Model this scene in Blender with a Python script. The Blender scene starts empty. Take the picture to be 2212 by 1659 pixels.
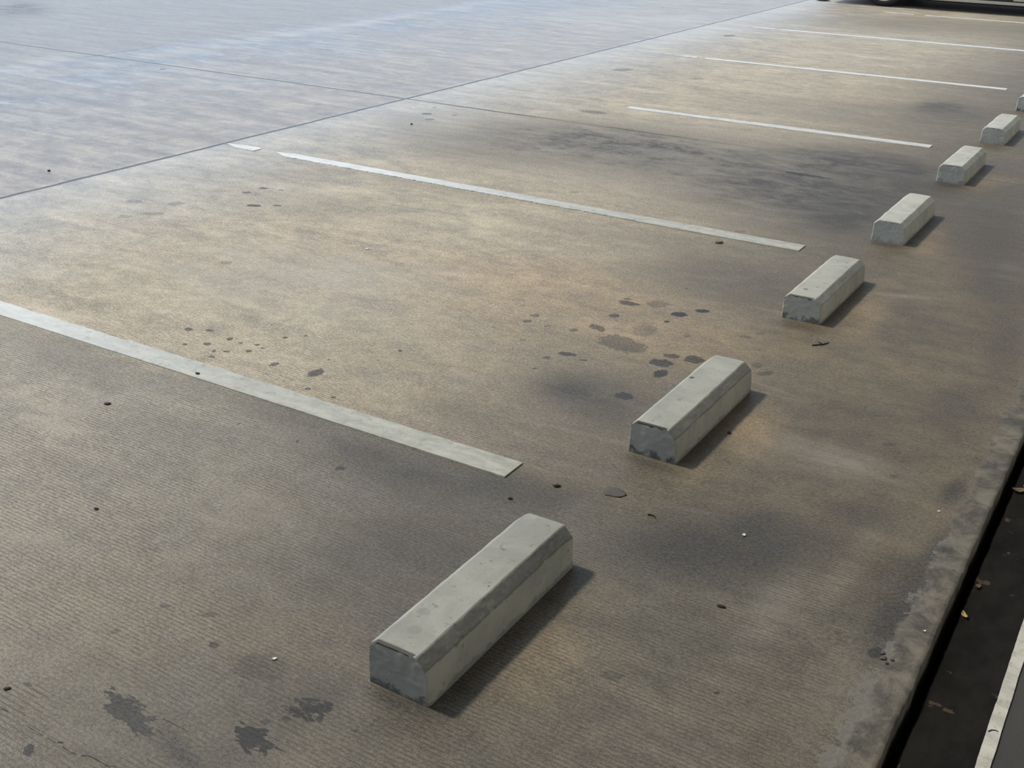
import bpy, bmesh, math, random
import numpy as np
from mathutils import Matrix, Vector, noise as mnoise

scene = bpy.context.scene
COL = scene.collection

# ------------------------------------------------------------------ camera
cam_d = bpy.data.cameras.new('camera')
cam = bpy.data.objects.new('camera', cam_d); COL.objects.link(cam)
cam_d.sensor_fit = 'HORIZONTAL'; cam_d.sensor_width = 36.0
cam_d.lens = 36.0 * 2417.616 / 2212.0
cam_d.clip_start = 0.05; cam_d.clip_end = 400
RT = (0.850886545748033, 0.5250100236646834, 0.018882831265178552)
UP = (-0.23321148184651072, 0.34527108344565915, 0.9090656102126046)
FW = (-0.47074886192101967, 0.7779153899929409, -0.41622488514287026)
M = Matrix(((RT[0], UP[0], -FW[0], 0.0), (RT[1], UP[1], -FW[1], 0.0), (RT[2], UP[2], -FW[2], 1.5094), (0, 0, 0, 1)))
cam.matrix_world = M
scene.camera = cam

# ------------------------------------------------------------------ colour management, world, sun
scene.view_settings.view_transform = 'Standard'
scene.view_settings.look = 'None'
scene.view_settings.gamma = 1.0
scene.view_settings.use_curve_mapping = False
scene.view_settings.exposure = 0.0
scene.cycles.max_bounces = 6
scene.cycles.diffuse_bounces = 3
scene.cycles.glossy_bounces = 2
scene.cycles.caustics_reflective = False

world = bpy.data.worlds.new('sky'); scene.world = world
world.use_nodes = True
wn = world.node_tree; wn.nodes.clear()
w_out = wn.nodes.new('ShaderNodeOutputWorld')
w_bg = wn.nodes.new('ShaderNodeBackground'); w_bg.inputs['Strength'].default_value = 1.2
w_tc = wn.nodes.new('ShaderNodeTexCoord')
w_sep = wn.nodes.new('ShaderNodeSeparateXYZ')
w_rmp = wn.nodes.new('ShaderNodeValToRGB')
wn.links.new(w_tc.outputs['Generated'], w_sep.inputs[0])
wn.links.new(w_sep.outputs['Z'], w_rmp.inputs[0])
e = w_rmp.color_ramp.elements
e[0].position = 0.0; e[0].color = (0.84, 0.95, 1.12, 1)
e[1].position = 1.0; e[1].color = (0.52, 0.66, 0.90, 1)
k = w_rmp.color_ramp.elements.new(0.35); k.color = (0.62, 0.76, 0.97, 1)
wn.links.new(w_rmp.outputs[0], w_bg.inputs[0])
wn.links.new(w_bg.outputs[0], w_out.inputs[0])

sun_d = bpy.data.lights.new('sun', 'SUN')
sun = bpy.data.objects.new('sun', sun_d); COL.objects.link(sun)
sun_d.energy = 2.6; sun_d.angle = math.radians(5.5); sun_d.color = (1.0, 0.89, 0.71)
SUN_EL = math.radians(51)
sdir = Vector((math.cos(SUN_EL), 0.0, -math.sin(SUN_EL)))       # comes in low over the open lane on the left
sun.rotation_euler = sdir.to_track_quat('-Z', 'Y').to_euler()
sun.location = (-8, 4, 9)

# ------------------------------------------------------------------ helpers
def tag(o, label=None, cat=None, group=None, kind=None):
    if label: o['label'] = label
    if cat: o['category'] = cat
    if group: o['group'] = group
    if kind: o['kind'] = kind
    return o

def link_mesh(name, me, mat, parent=None):
    o = bpy.data.objects.new(name, me); COL.objects.link(o)
    if mat: me.materials.append(mat)
    if parent: o.parent = parent
    return o

def obj(name, bm, mat, parent=None, smooth=False):
    me = bpy.data.meshes.new(name)
    bmesh.ops.recalc_face_normals(bm, faces=bm.faces)
    if smooth:
        for f in bm.faces: f.smooth = True
    bm.to_mesh(me); bm.free()
    return link_mesh(name, me, mat, parent)

def empty(name, loc, label, cat, group=None):
    o = bpy.data.objects.new(name, None); COL.objects.link(o); o.location = loc
    return tag(o, label, cat, group)

def bx(bm, x0, x1, y0, y1, z0, z1):
    r = bmesh.ops.create_cube(bm, size=1.0)
    bmesh.ops.scale(bm, vec=(x1-x0, y1-y0, z1-z0), verts=r['verts'])
    bmesh.ops.translate(bm, vec=((x0+x1)/2, (y0+y1)/2, (z0+z1)/2), verts=r['verts'])
    return r['verts']

class NT:
    """small node-tree builder"""
    def __init__(s, name):
        s.m = bpy.data.materials.new(name); s.m.use_nodes = True
        s.t = s.m.node_tree; s.t.nodes.clear()
        s.out = s.t.nodes.new('ShaderNodeOutputMaterial')
        s.bsdf = s.t.nodes.new('ShaderNodeBsdfPrincipled')
        s.t.links.new(s.bsdf.outputs[0], s.out.inputs[0])
    def lk(s, v, sock):
        if isinstance(v, bpy.types.NodeSocket): s.t.links.new(v, sock)
        elif isinstance(v, (tuple, list)) and len(v) == 3 and sock.type == 'RGBA': sock.default_value = (*v, 1)
        else: sock.default_value = v
    def math(s, op, a, b=0.0, c=None, clamp=False):
        n = s.t.nodes.new('ShaderNodeMath'); n.operation = op; n.use_clamp = clamp
        s.lk(a, n.inputs[0]); s.lk(b, n.inputs[1])
        if c is not None: s.lk(c, n.inputs[2])
        return n.outputs[0]
    def mr(s, v, a, b, c=0.0, d=1.0, smooth=True):
        n = s.t.nodes.new('ShaderNodeMapRange')
        if smooth: n.interpolation_type = 'SMOOTHSTEP'
        s.lk(v, n.inputs[0])
        for i, x in enumerate((a, b, c, d)): s.lk(x, n.inputs[i+1])
        return n.outputs[0]
    def mix(s, f, a, b, blend='MIX'):
        n = s.t.nodes.new('ShaderNodeMix'); n.data_type = 'RGBA'; n.blend_type = blend
        s.lk(f, n.inputs[0]); s.lk(a, n.inputs[6]); s.lk(b, n.inputs[7])
        return n.outputs[2]
    def pos(s):
        if not hasattr(s, '_p'):
            n = s.t.nodes.new('ShaderNodeNewGeometry'); s._p = n.outputs['Position']
        return s._p
    def objco(s):
        n = s.t.nodes.new('ShaderNodeTexCoord'); return n.outputs['Object']
    def mapv(s, v, scale=(1, 1, 1), loc=(0, 0, 0)):
        n = s.t.nodes.new('ShaderNodeMapping'); s.lk(v, n.inputs[0])
        n.inputs['Scale'].default_value = scale; n.inputs['Location'].default_value = loc
        return n.outputs[0]
    def noise(s, v, scale, detail=4.0, rough=0.55, dist=0.0):
        n = s.t.nodes.new('ShaderNodeTexNoise'); s.lk(v, n.inputs['Vector'])
        n.inputs['Scale'].default_value = scale; n.inputs['Detail'].default_value = detail
        n.inputs['Roughness'].default_value = rough; n.inputs['Distortion'].default_value = dist
        return n.outputs[0]
    def attr(s, name):
        n = s.t.nodes.new('ShaderNodeAttribute'); n.attribute_name = name
        return n.outputs['Fac']
    def sep(s, v):
        n = s.t.nodes.new('ShaderNodeSeparateXYZ'); s.lk(v, n.inputs[0]); return n.outputs
    def bump(s, h, strength=0.5, dist=0.002, normal=None):
        n = s.t.nodes.new('ShaderNodeBump'); s.lk(h, n.inputs['Height'])
        n.inputs['Strength'].default_value = strength; n.inputs['Distance'].default_value = dist
        if normal is not None: s.lk(normal, n.inputs['Normal'])
        return n.outputs[0]
    def done(s, color, rough=0.8, normal=None, spec=None, metal=None):
        s.lk(color, s.bsdf.inputs['Base Color']); s.lk(rough, s.bsdf.inputs['Roughness'])
        if normal is not None: s.lk(normal, s.bsdf.inputs['Normal'])
        if spec is not None: s.lk(spec, s.bsdf.inputs['Specular IOR Level'])
        if metal is not None: s.bsdf.inputs['Metallic'].default_value = metal
        return s.m

def plain(name, color, rough=0.6, metal=0.0, var=0.15, scale=20):
    n = NT(name)
    f = n.noise(n.objco(), scale, 3)
    c = n.mix(f, tuple(x*(1-var) for x in color), tuple(min(1, x*(1+var)) for x in color))
    return n.done(c, rough, metal=metal)

# ------------------------------------------------------------------ marks on the floor: (x, y, half length, half width, turn, strength[, raggedness])
OIL_SPOTS = [
    (-1.514, 1.086, 0.0864, 0.0287, 2.912, 0.75, 0.9),
    (-1.232, 1.288, 0.0421, 0.0267, -2.664, 0.8, 1.4),
    (-1.193, 1.276, 0.0111, 0.0095, -3.007, 0.75, 0.8),
    (-1.263, 1.165, 0.0501, 0.0281, 2.962, 0.9, 1.2),
    (-1.201, 1.174, 0.0357, 0.0026, -3.123, 0.9, 0.5),
    (-1.397, 1.327, 0.0622, 0.045, -2.777, 0.3, 0.5),
    (-1.592, 0.915, 0.0185, 0.0094, 2.632, 0.9, 0.8),
    (-1.248, 1.242, 0.012, 0.0096, -2.885, 0.55, 0.8),
    (-1.277, 1.214, 0.0113, 0.0077, -2.726, 0.45, 0.8),
    (-1.755, 1.036, 0.0152, 0.0065, 3.126, 0.6, 0.7),
    (-1.533, 1.329, 0.0129, 0.0103, 2.889, 0.6, 0.8),
    (-1.62, 1.399, 0.0165, 0.01, -2.697, 0.4, 0.8),
    (-1.746, 1.248, 0.0135, 0.0093, -2.87, 0.35, 0.8),
    (-1.727, 1.37, 0.0174, 0.0077, -2.949, 0.4, 0.8),
    (-1.115, 1.288, 0.0071, 0.0045, -2.636, 0.5, 0.7),
    (-1.606, 1.107, 0.0245, 0.0016, 3.109, 0.8, 0.3),
    (-1.363, 1.11, 0.1268, 0.002, 3.109, 0.7, 0.3),
    (-1.405, 1.068, 0.0892, 0.0015, 3.104, 0.6, 0.3),
    (-2.911, 2.571, 0.0214, 0.0167, 2.789, 0.7, 0.45),
    (-2.843, 2.607, 0.0176, 0.0129, -2.796, 0.7, 0.45),
    (-2.729, 2.59, 0.0177, 0.0124, 2.536, 0.7, 0.45),
    (-2.759, 2.513, 0.0178, 0.0141, 2.777, 0.7, 0.45),
    (-2.819, 2.467, 0.012, 0.0096, -3.136, 0.7, 0.45),
    (-2.694, 2.482, 0.0167, 0.0084, 2.428, 0.7, 0.45),
    (-2.657, 2.503, 0.015, 0.0081, -2.621, 0.7, 0.45),
    (-2.597, 2.548, 0.0149, 0.012, 2.69, 0.7, 0.45),
    (-2.578, 2.708, 0.0134, 0.011, 2.624, 0.7, 0.45),
    (-2.577, 2.592, 0.0088, 0.0074, 2.867, 0.7, 0.45),
    (-2.566, 2.65, 0.0086, 0.0055, 2.416, 0.7, 0.45),
    (-2.611, 2.604, 0.0117, 0.0099, -3.091, 0.7, 0.45),
    (-2.664, 2.44, 0.0145, 0.0104, 2.589, 0.7, 0.45),
    (-2.448, 2.511, 0.0244, 0.0136, -1.692, 0.7, 0.45),
    (-2.289, 2.536, 0.0398, 0.025, -1.566, 0.7, 0.45),
    (-2.171, 2.838, 0.0164, 0.0087, 2.233, 0.7, 0.45),
    (-2.324, 2.642, 0.008, 0.0061, 2.426, 0.7, 0.45),
    (-2.702, 2.774, 0.0085, 0.0067, -2.805, 0.7, 0.45),
    (-2.226, 2.426, 0.012, 0.0102, -2.933, 0.7, 0.45),
    (-2.013, 2.136, 0.009, 0.0077, 2.715, 0.7, 0.45),
    (-1.808, 2.077, 0.0167, 0.0131, -2.727, 0.7, 0.45),
    (-2.23, 2.119, 0.0211, 0.0039, 1.86, 0.7, 0.45),
    (-2.528, 2.758, 0.011, 0.008, 2.428, 0.7, 0.45),
    (-2.67, 2.584, 0.0099, 0.0081, -2.951, 0.7, 0.45),
    (-2.415, 2.437, 0.0081, 0.0069, 3.029, 0.7, 0.45),
    (-2.12, 2.422, 0.0107, 0.0096, 2.933, 0.7, 0.45),
    (-2.132, 2.382, 0.009, 0.008, 3.09, 0.7, 0.45),
    (-1.727, 3.713, 0.0434, 0.0249, -3.043, 0.7, 0.4),
    (-1.751, 3.753, 0.0199, 0.0131, -2.852, 0.5, 0.4),
    (-1.515, 3.713, 0.033, 0.0272, -2.856, 0.95, 0.4),
    (-1.456, 3.796, 0.0305, 0.0202, -2.802, 0.95, 0.4),
    (-1.629, 3.768, 0.0501, 0.0395, -2.222, 0.35, 0.4),
    (-1.712, 3.561, 0.025, 0.0211, 1.654, 0.7, 0.4),
    (-1.522, 3.616, 0.013, 0.0109, -1.894, 0.9, 0.4),
    (-1.553, 3.489, 0.063, 0.0492, 1.75, 0.3, 0.4),
    (-1.567, 3.33, 0.1068, 0.0692, 2.92, 0.5, 0.4),
    (-1.713, 3.418, 0.0356, 0.0249, 2.936, 0.6, 0.4),
    (-1.684, 3.405, 0.0228, 0.0134, 1.987, 0.6, 0.4),
    (-1.959, 3.391, 0.0211, 0.019, -2.225, 0.5, 0.4),
    (-1.953, 3.327, 0.0194, 0.0182, -1.835, 0.55, 0.4),
    (-1.769, 3.347, 0.0192, 0.0174, -1.928, 0.5, 0.4),
    (-1.866, 3.324, 0.0142, 0.0131, 1.437, 0.4, 0.4),
    (-1.679, 3.138, 0.0363, 0.0178, -2.966, 0.7, 0.4),
    (-1.723, 3.07, 0.0163, 0.0148, 1.705, 0.5, 0.4),
    (-1.607, 3.124, 0.0151, 0.0079, -2.506, 0.7, 0.4),
    (-1.71, 2.97, 0.0102, 0.0094, -2.131, 0.6, 0.4),
    (-1.376, 3.252, 0.043, 0.036, -2.822, 0.75, 0.4),
    (-1.341, 3.169, 0.0377, 0.0231, -1.588, 0.8, 0.4),
    (-1.372, 3.328, 0.0324, 0.0227, -2.788, 0.65, 0.4),
    (-1.294, 3.342, 0.0392, 0.0388, -2.753, 0.7, 0.4),
    (-1.363, 2.941, 0.0338, 0.0295, -2.883, 0.75, 0.4),
    (-1.22, 3.641, 0.0262, 0.0182, -2.752, 0.35, 0.4),
    (-1.19, 3.699, 0.0187, 0.0179, 1.407, 0.3, 0.4),
    (-1.05, 3.366, 0.0358, 0.0187, -2.167, 0.45, 0.4),
    (-1.096, 3.419, 0.0288, 0.0225, 1.321, 0.35, 0.4),
    (-1.608, 3.994, 0.0086, 0.0063, 1.734, 0.8, 0.4),
    (-2.051, 3.459, 0.0143, 0.0125, -2.341, 0.3, 0.4),
    (-2.167, 3.41, 0.0125, 0.0101, -2.474, 0.3, 0.4),
    (-1.87, 3.16, 0.0165, 0.0129, -2.456, 0.35, 0.4),
    (-1.402, 3.527, 0.0209, 0.016, 1.672, 0.35, 0.4),
    (-4.056, 4.054, 0.0283, 0.0221, -2.756, 0.6, 0.4),
    (-4.043, 4.165, 0.0287, 0.0228, -2.749, 0.7, 0.4),
    (-3.857, 3.898, 0.0405, 0.0248, -2.607, 0.75, 0.4),
    (-3.764, 3.964, 0.0248, 0.0166, -2.621, 0.65, 0.4),
    (-3.943, 4.191, 0.0191, 0.0169, 2.847, 0.4, 0.4),
    (-4.186, 3.704, 0.0478, 0.039, -3.107, 0.3, 0.4),
    (-4.381, 3.616, 0.0471, 0.0361, -2.938, 0.3, 0.4),
    (-4.209, 3.41, 0.0384, 0.0292, -2.949, 0.3, 0.4),
    (-4.141, 3.517, 0.065, 0.0275, -2.571, 0.3, 0.4),
    (-4.506, 6.253, 0.0461, 0.0304, -2.939, 0.7, 0.4),
    (-4.598, 6.471, 0.0253, 0.0178, 2.151, 0.6, 0.4),
    (-4.326, 6.33, 0.0239, 0.0218, 1.904, 0.5, 0.4),
    (-4.382, 6.112, 0.0401, 0.028, -1.935, 0.5, 0.4),
    (-1.82, 6.126, 0.153, 0.0312, 3.091, 0.85, 0.4),
    (-4.405, 11.497, 0.0968, 0.0666, -2.063, 0.6, 0.4),
    (-4.286, 8.785, 0.1023, 0.0708, -2.258, 0.45, 0.4),
    (-3.628, 7.001, 0.1183, 0.0537, -3.113, 0.45, 0.4),
    (-3.598, 8.767, 0.0787, 0.0577, -2.844, 0.35, 0.4),
    (-7.28, 6.459, 0.0591, 0.0323, 2.467, 0.6, 0.4),
    (-6.233, 5.541, 0.0359, 0.0247, 2.557, 0.4, 0.4),
    (-5.273, 4.141, 0.0257, 0.0201, 3.087, 0.5, 0.4),
    (-10.649, 7.852, 0.061, 0.0136, 2.5, 0.6, 0.4),
    (-0.46, 2.195, 0.0055, 0.0034, -2.361, 0.6, 0.4),
    (-0.422, 2.105, 0.0146, 0.007, -2.838, 0.3, 0.4),
    (-0.57, 1.771, 0.0078, 0.0061, -2.222, 0.6, 0.4),
    (-0.775, 1.701, 0.0286, 0.0148, -2.691, 0.3, 0.4),
    (-0.333, 2.078, 0.0249, 0.0176, 1.406, 0.7, 0.4),
    (-0.786, 2.159, 0.0112, 0.0049, -2.519, 0.5, 0.4),
    (-0.305, 3.252, 0.0155, 0.0094, 1.432, 0.4, 0.4),
    (-0.502, 2.888, 0.0172, 0.0119, -2.106, 0.3, 0.4),
    (-0.565, 3.079, 0.0211, 0.01, -2.447, 0.4, 0.4),
    (-0.165, 2.236, 0.0056, 0.0037, -2.159, 0.5, 0.4),
    (-3.343, 3.189, 0.0296, 0.0236, -2.88, 0.3, 0.4),
    (-2.698, 5.042, 0.0318, 0.0229, -2.383, 0.3, 0.4),
    (-1.72, 4.878, 0.0338, 0.0216, -2.339, 0.3, 0.4),
    (-1.12, 3.92, 0.0254, 0.0149, -2.758, 0.3, 0.4)]
SOFT_DIRT = [
    (-1.073, 1.398, 0.0848, 0.0311, -3.049, 0.65),
    (-1.133, 1.401, 0.0433, 0.0179, 3.052, 0.5),
    (-1.104, 2.574, 0.0906, 0.028, 3.086, 0.55),
    (-1.097, 3.851, 0.0929, 0.0333, -3.062, 0.45),
    (-1.091, 5.059, 0.0908, 0.0368, -3.047, 0.5),
    (-1.098, 6.372, 0.0967, 0.0479, 3.105, 0.5),
    (-3.058, 2.177, 0.3882, 0.1118, 3.005, 0.2),
    (-2.168, 2.263, 0.2918, 0.1016, 3.1, 0.35),
    (-1.704, 2.184, 0.3318, 0.1429, 3.022, 0.5),
    (-1.332, 2.246, 0.1937, 0.095, -2.967, 0.4),
    (-1.452, 2.864, 0.2048, 0.1621, 2.577, 0.55),
    (-1.577, 2.907, 0.122, 0.1068, -2.261, 0.2),
    (-0.757, 2.262, 0.2534, 0.1321, -2.483, 0.75),
    (-0.72, 2.453, 0.1651, 0.08, -3.124, 0.4),
    (-0.911, 2.248, 0.1295, 0.0851, -2.44, 0.3),
    (-0.344, 2.901, 0.0846, 0.0265, -1.659, 0.7),
    (-2.952, 13.847, 1.4075, 0.9436, -2.853, 0.35),
    (-0.321, 2.394, 0.2568, 0.0318, 1.521, 0.4),
    (-0.273, 2.617, 0.1162, 0.0446, -1.746, 0.75),
    (-0.359, 2.416, 0.1475, 0.063, -1.899, 0.4),
    (-0.33, 2.217, 0.1287, 0.0573, -1.625, 0.7),
    (-0.522, 2.638, 0.1015, 0.0714, -2.546, 0.4),
    (-0.742, 2.412, 0.1221, 0.0377, -1.764, 0.3),
    (-2.453, 6.041, 1.2381, 0.7856, -3.106, 0.42),
    (-1.637, 6.044, 0.5229, 0.4651, 2.961, 0.35),
    (-1.606, 5.55, 0.6304, 0.4766, 2.901, 0.4),
    (-1.691, 6.671, 0.4346, 0.3112, -2.93, 0.5),
    (-1.395, 6.567, 0.1386, 0.1293, -2.775, 0.6),
    (-1.541, 4.205, 0.3472, 0.2826, 2.918, 0.3),
    (-3.73, 5.541, 0.5637, 0.4102, 2.789, 0.25),
    (-3.292, 6.183, 0.7727, 0.3755, -3.079, 0.25),
    (-2.425, 8.065, 0.8179, 0.4508, -3.022, 0.2),
    (-1.575, 8.605, 0.4762, 0.2808, 1.682, 0.35),
    (-1.672, 8.75, 0.2037, 0.1701, 1.338, 0.45),
    (-0.689, 5.427, 0.8678, 0.1593, 1.732, 0.35),
    (-1.393, 5.394, 0.3892, 0.1832, 1.76, 0.4),
    (-1.225, 6.281, 0.3945, 0.2272, 1.563, 0.3),
    (-2.409, 1.988, 0.2635, 0.0873, -3.036, 0.2),
    (-1.353, 1.065, 0.0775, 0.0218, 2.873, 0.6),
    (-1.234, 1.335, 0.0772, 0.05, 2.575, 0.15),
    (-2.394, 1.693, 0.2201, 0.056, -2.917, 0.15),
    (-1.399, 1.876, 0.1831, 0.1154, -3.055, 0.35),
    (-1.493, 1.742, 0.1212, 0.0725, -3.045, 0.25),
    (-4.482, 5.999, 0.3018, 0.183, 2.203, 0.15),
    (-3.693, 4.056, 0.4717, 0.1922, -2.911, 0.15),
    (-3.175, 6.27, 0.9069, 0.579, -3.068, 0.25),
    (-0.566, 4.742, 0.1878, 0.1046, 1.642, 0.3),
    (-0.407, 4.028, 0.2778, 0.0681, 1.712, 0.3),
    (-1.046, 1.361, 0.09, 0.0391, -2.582, 0.35),
    (-1.694, 2.542, 0.1473, 0.0683, 3.055, 0.2),
    (-4.081, 4.458, 0.4075, 0.1364, -2.902, 0.15),
    (-3.384, 4.721, 0.4995, 0.1185, 3.122, 0.2),
    (-2.254, 4.501, 0.4518, 0.1403, -3.03, 0.15),
    (-11.607, 8.316, 0.7038, 0.2873, 2.546, 0.6),
    (-6.139, 5.884, 0.4445, 0.0677, -3.124, 0.2),
    (-6.79, 5.157, 0.5881, 0.0811, -3.134, 0.2),
    (-5.327, 5.455, 0.5073, 0.0754, 3.086, 0.2),
    (-5.364, 4.805, 0.4731, 0.0565, 3.137, 0.2),
    (-0.427, 3.432, 0.2421, 0.0903, -1.535, 0.2),
    (-0.845, 2.24, 0.0933, 0.0619, -2.42, 0.25)]
WARM_TINT = [  # warm tint; the ones right of the stops paint the orange shadow rims
    (-1.899, 3.625, 0.6192, 0.395, 2.994, 0.95),
    (-2.764, 3.426, 0.8655, 0.4102, 3.093, 0.45),
    (-2.14, 3.789, 0.326, 0.2008, 2.962, 0.35),
    (-1.39, 3.567, 0.2676, 0.2335, 2.649, 0.5),
    (-3.668, 3.014, 0.7696, 0.3822, 2.805, 0.25),
    (-0.928, 2.943, 0.2441, 0.0894, 1.727, 0.6),
    (-0.966, 2.579, 0.1154, 0.0362, -1.486, 0.3),
    (-0.922, 4.115, 0.2542, 0.0665, -1.468, 0.6),
    (-0.91, 1.667, 0.1631, 0.0815, -1.433, 0.35),
    (-0.941, 5.25, 0.2822, 0.066, -1.447, 0.45),
    (-0.981, 6.518, 0.2288, 0.1042, 1.63, 0.4),
    (-0.915, 3.683, 0.3259, 0.2942, -2.165, 0.3),
    (-1.785, 1.349, 0.2984, 0.1516, -3.016, 0.3),
    (-1.33, 1.448, 0.1616, 0.1066, -3.08, 0.2),
    (-0.906, 6.636, 0.1447, 0.1129, -2.756, 0.5),
    (-0.833, 4.697, 0.3234, 0.2684, 1.468, 0.2),
    (-1.486, 3.196, 0.0609, 0.0465, 1.83, 0.3),
    (-1.945, 8.768, 0.8321, 0.299, -2.762, 0.2),
    (-2.571, 4.859, 0.6266, 0.2407, -3.088, 0.2)]
PALE_WEAR = [
    (-2.973, 3.211, 0.5936, 0.3963, 3.13, 0.75),
    (-0.584, 1.599, 0.1154, 0.0758, 3.116, 0.25),
    (-2.995, 3.264, 0.2826, 0.1732, -2.604, 0.3),
    (-2.896, 3.264, 0.1426, 0.0554, 2.297, 0.3),
    (-0.687, 2.894, 0.1921, 0.1018, -3.058, 0.45),
    (-0.573, 2.142, 0.2295, 0.0487, 1.587, 0.35),
    (-0.48, 2.336, 0.2139, 0.0333, 1.551, 0.3),
    (-2.673, 2.042, 0.1691, 0.0338, -1.923, 0.3),
    (-1.831, 2.642, 0.0345, 0.0293, 2.203, 0.4),
    (-3.053, 12.262, 1.1517, 0.5767, -2.842, 0.4),
    (-2.872, 10.789, 1.035, 0.3973, -2.817, 0.3),
    (-3.036, 3.456, 0.526, 0.0691, -2.853, 0.2),
    (-1.701, 4.715, 0.3184, 0.0707, -3.018, 0.1),
    (-4.559, 3.142, 0.5888, 0.041, -1.613, 0.4),
    (-6.801, 6.244, 0.5814, 0.1917, -2.827, 0.35),
    (-6.838, 6.782, 0.5938, 0.2261, -3.069, 0.4),
    (-6.637, 9.059, 1.1333, 0.3149, -2.713, 0.25),
    (-5.322, 8.633, 1.024, 0.3173, -2.7, 0.2),
    (-4.303, 7.352, 0.0844, 0.0378, -2.811, 0.8),
    (-3.251, 5.819, 0.1286, 0.0296, -2.901, 0.35),
    (-1.258, 2.448, 0.134, 0.0129, -2.984, 0.3),
    (-1.36, 2.636, 0.2897, 0.0114, -3.039, 0.3),
    (-1.267, 3.95, 0.0638, 0.0099, 3.13, 0.5),
    (-0.985, 3.263, 0.0911, 0.0098, 2.899, 0.4),
    (-0.923, 3.22, 0.075, 0.0086, 3.093, 0.3),
    (-0.841, 4.419, 0.1411, 0.0228, -2.801, 0.4),
    (-0.55, 4.965, 0.2012, 0.0543, 1.701, 0.3),
    (-3.432, 6.697, 0.0472, 0.0298, -2.384, 0.3),
    (-1.768, 2.381, 0.2341, 0.0079, -3.076, 0.3),
    (-1.366, 2.377, 0.1396, 0.0099, -3.073, 0.2),
    (-8.276, 5.935, 0.6826, 0.1522, 1.884, 0.8),
    (-7.936, 9.224, 3.3475, 0.1522, 1.6, 0.8),
    (-5.621, 12.104, 1.5663, 0.8874, -2.724, 0.5),
    (-7.997, 7.16, 0.776, 0.26, 1.835, 0.2),
    (-1.856, 2.784, 0.0675, 0.0174, 2.961, 0.25),
    (-0.917, 2.405, 0.1202, 0.0119, -2.903, 0.2),
    (-0.546, 1.815, 0.1385, 0.0119, -2.896, 0.15),
    (-0.377, 1.925, 0.1488, 0.0465, 1.54, 0.15),
    (-1.635, 1.109, 0.0498, 0.0053, 3.105, 0.2)]
MORTAR = [
    (-0.305, 1.84, 0.0952, 0.0267, 1.451, 0.8),
    (-0.309, 1.952, 0.0761, 0.0314, 1.587, 0.7),
    (-0.313, 1.715, 0.0351, 0.0265, -1.884, 0.8),
    (-0.304, 2.098, 0.0502, 0.0188, 1.584, 0.5),
    (-0.299, 2.343, 0.1051, 0.031, 1.534, 0.4),
    (-0.297, 2.576, 0.0872, 0.0222, 1.532, 0.5),
    (-0.291, 2.736, 0.0594, 0.015, 1.537, 0.5),
    (-0.289, 3.126, 0.0868, 0.0192, 1.54, 0.3),
    (-0.281, 3.376, 0.0819, 0.0202, 1.56, 0.3),
    (-0.364, 3.248, 0.0448, 0.0291, 1.34, 0.3)]
CRACK = [(-1.7443, 0.9542), (-1.7356, 0.9582), (-1.7269, 0.9623), (-1.7001, 0.9654), (-1.6744, 0.9649), (-1.664, 0.9655), (-1.6559, 0.9584), (-1.6369, 0.9555), (-1.6159, 0.954), (-1.6033, 0.9546), (-1.5951, 0.9525), (-1.5861, 0.9569), (-1.5669, 0.9575), (-1.5553, 0.965), (-1.5448, 0.9556), (-1.523, 0.9539), (-1.5107, 0.9575), (-1.4965, 0.9595), (-1.4875, 0.9668), (-1.4669, 0.9687), (-1.4319, 0.9689), (-1.4229, 0.9761), (-1.392, 0.9739), (-1.3672, 0.9789)]

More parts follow.
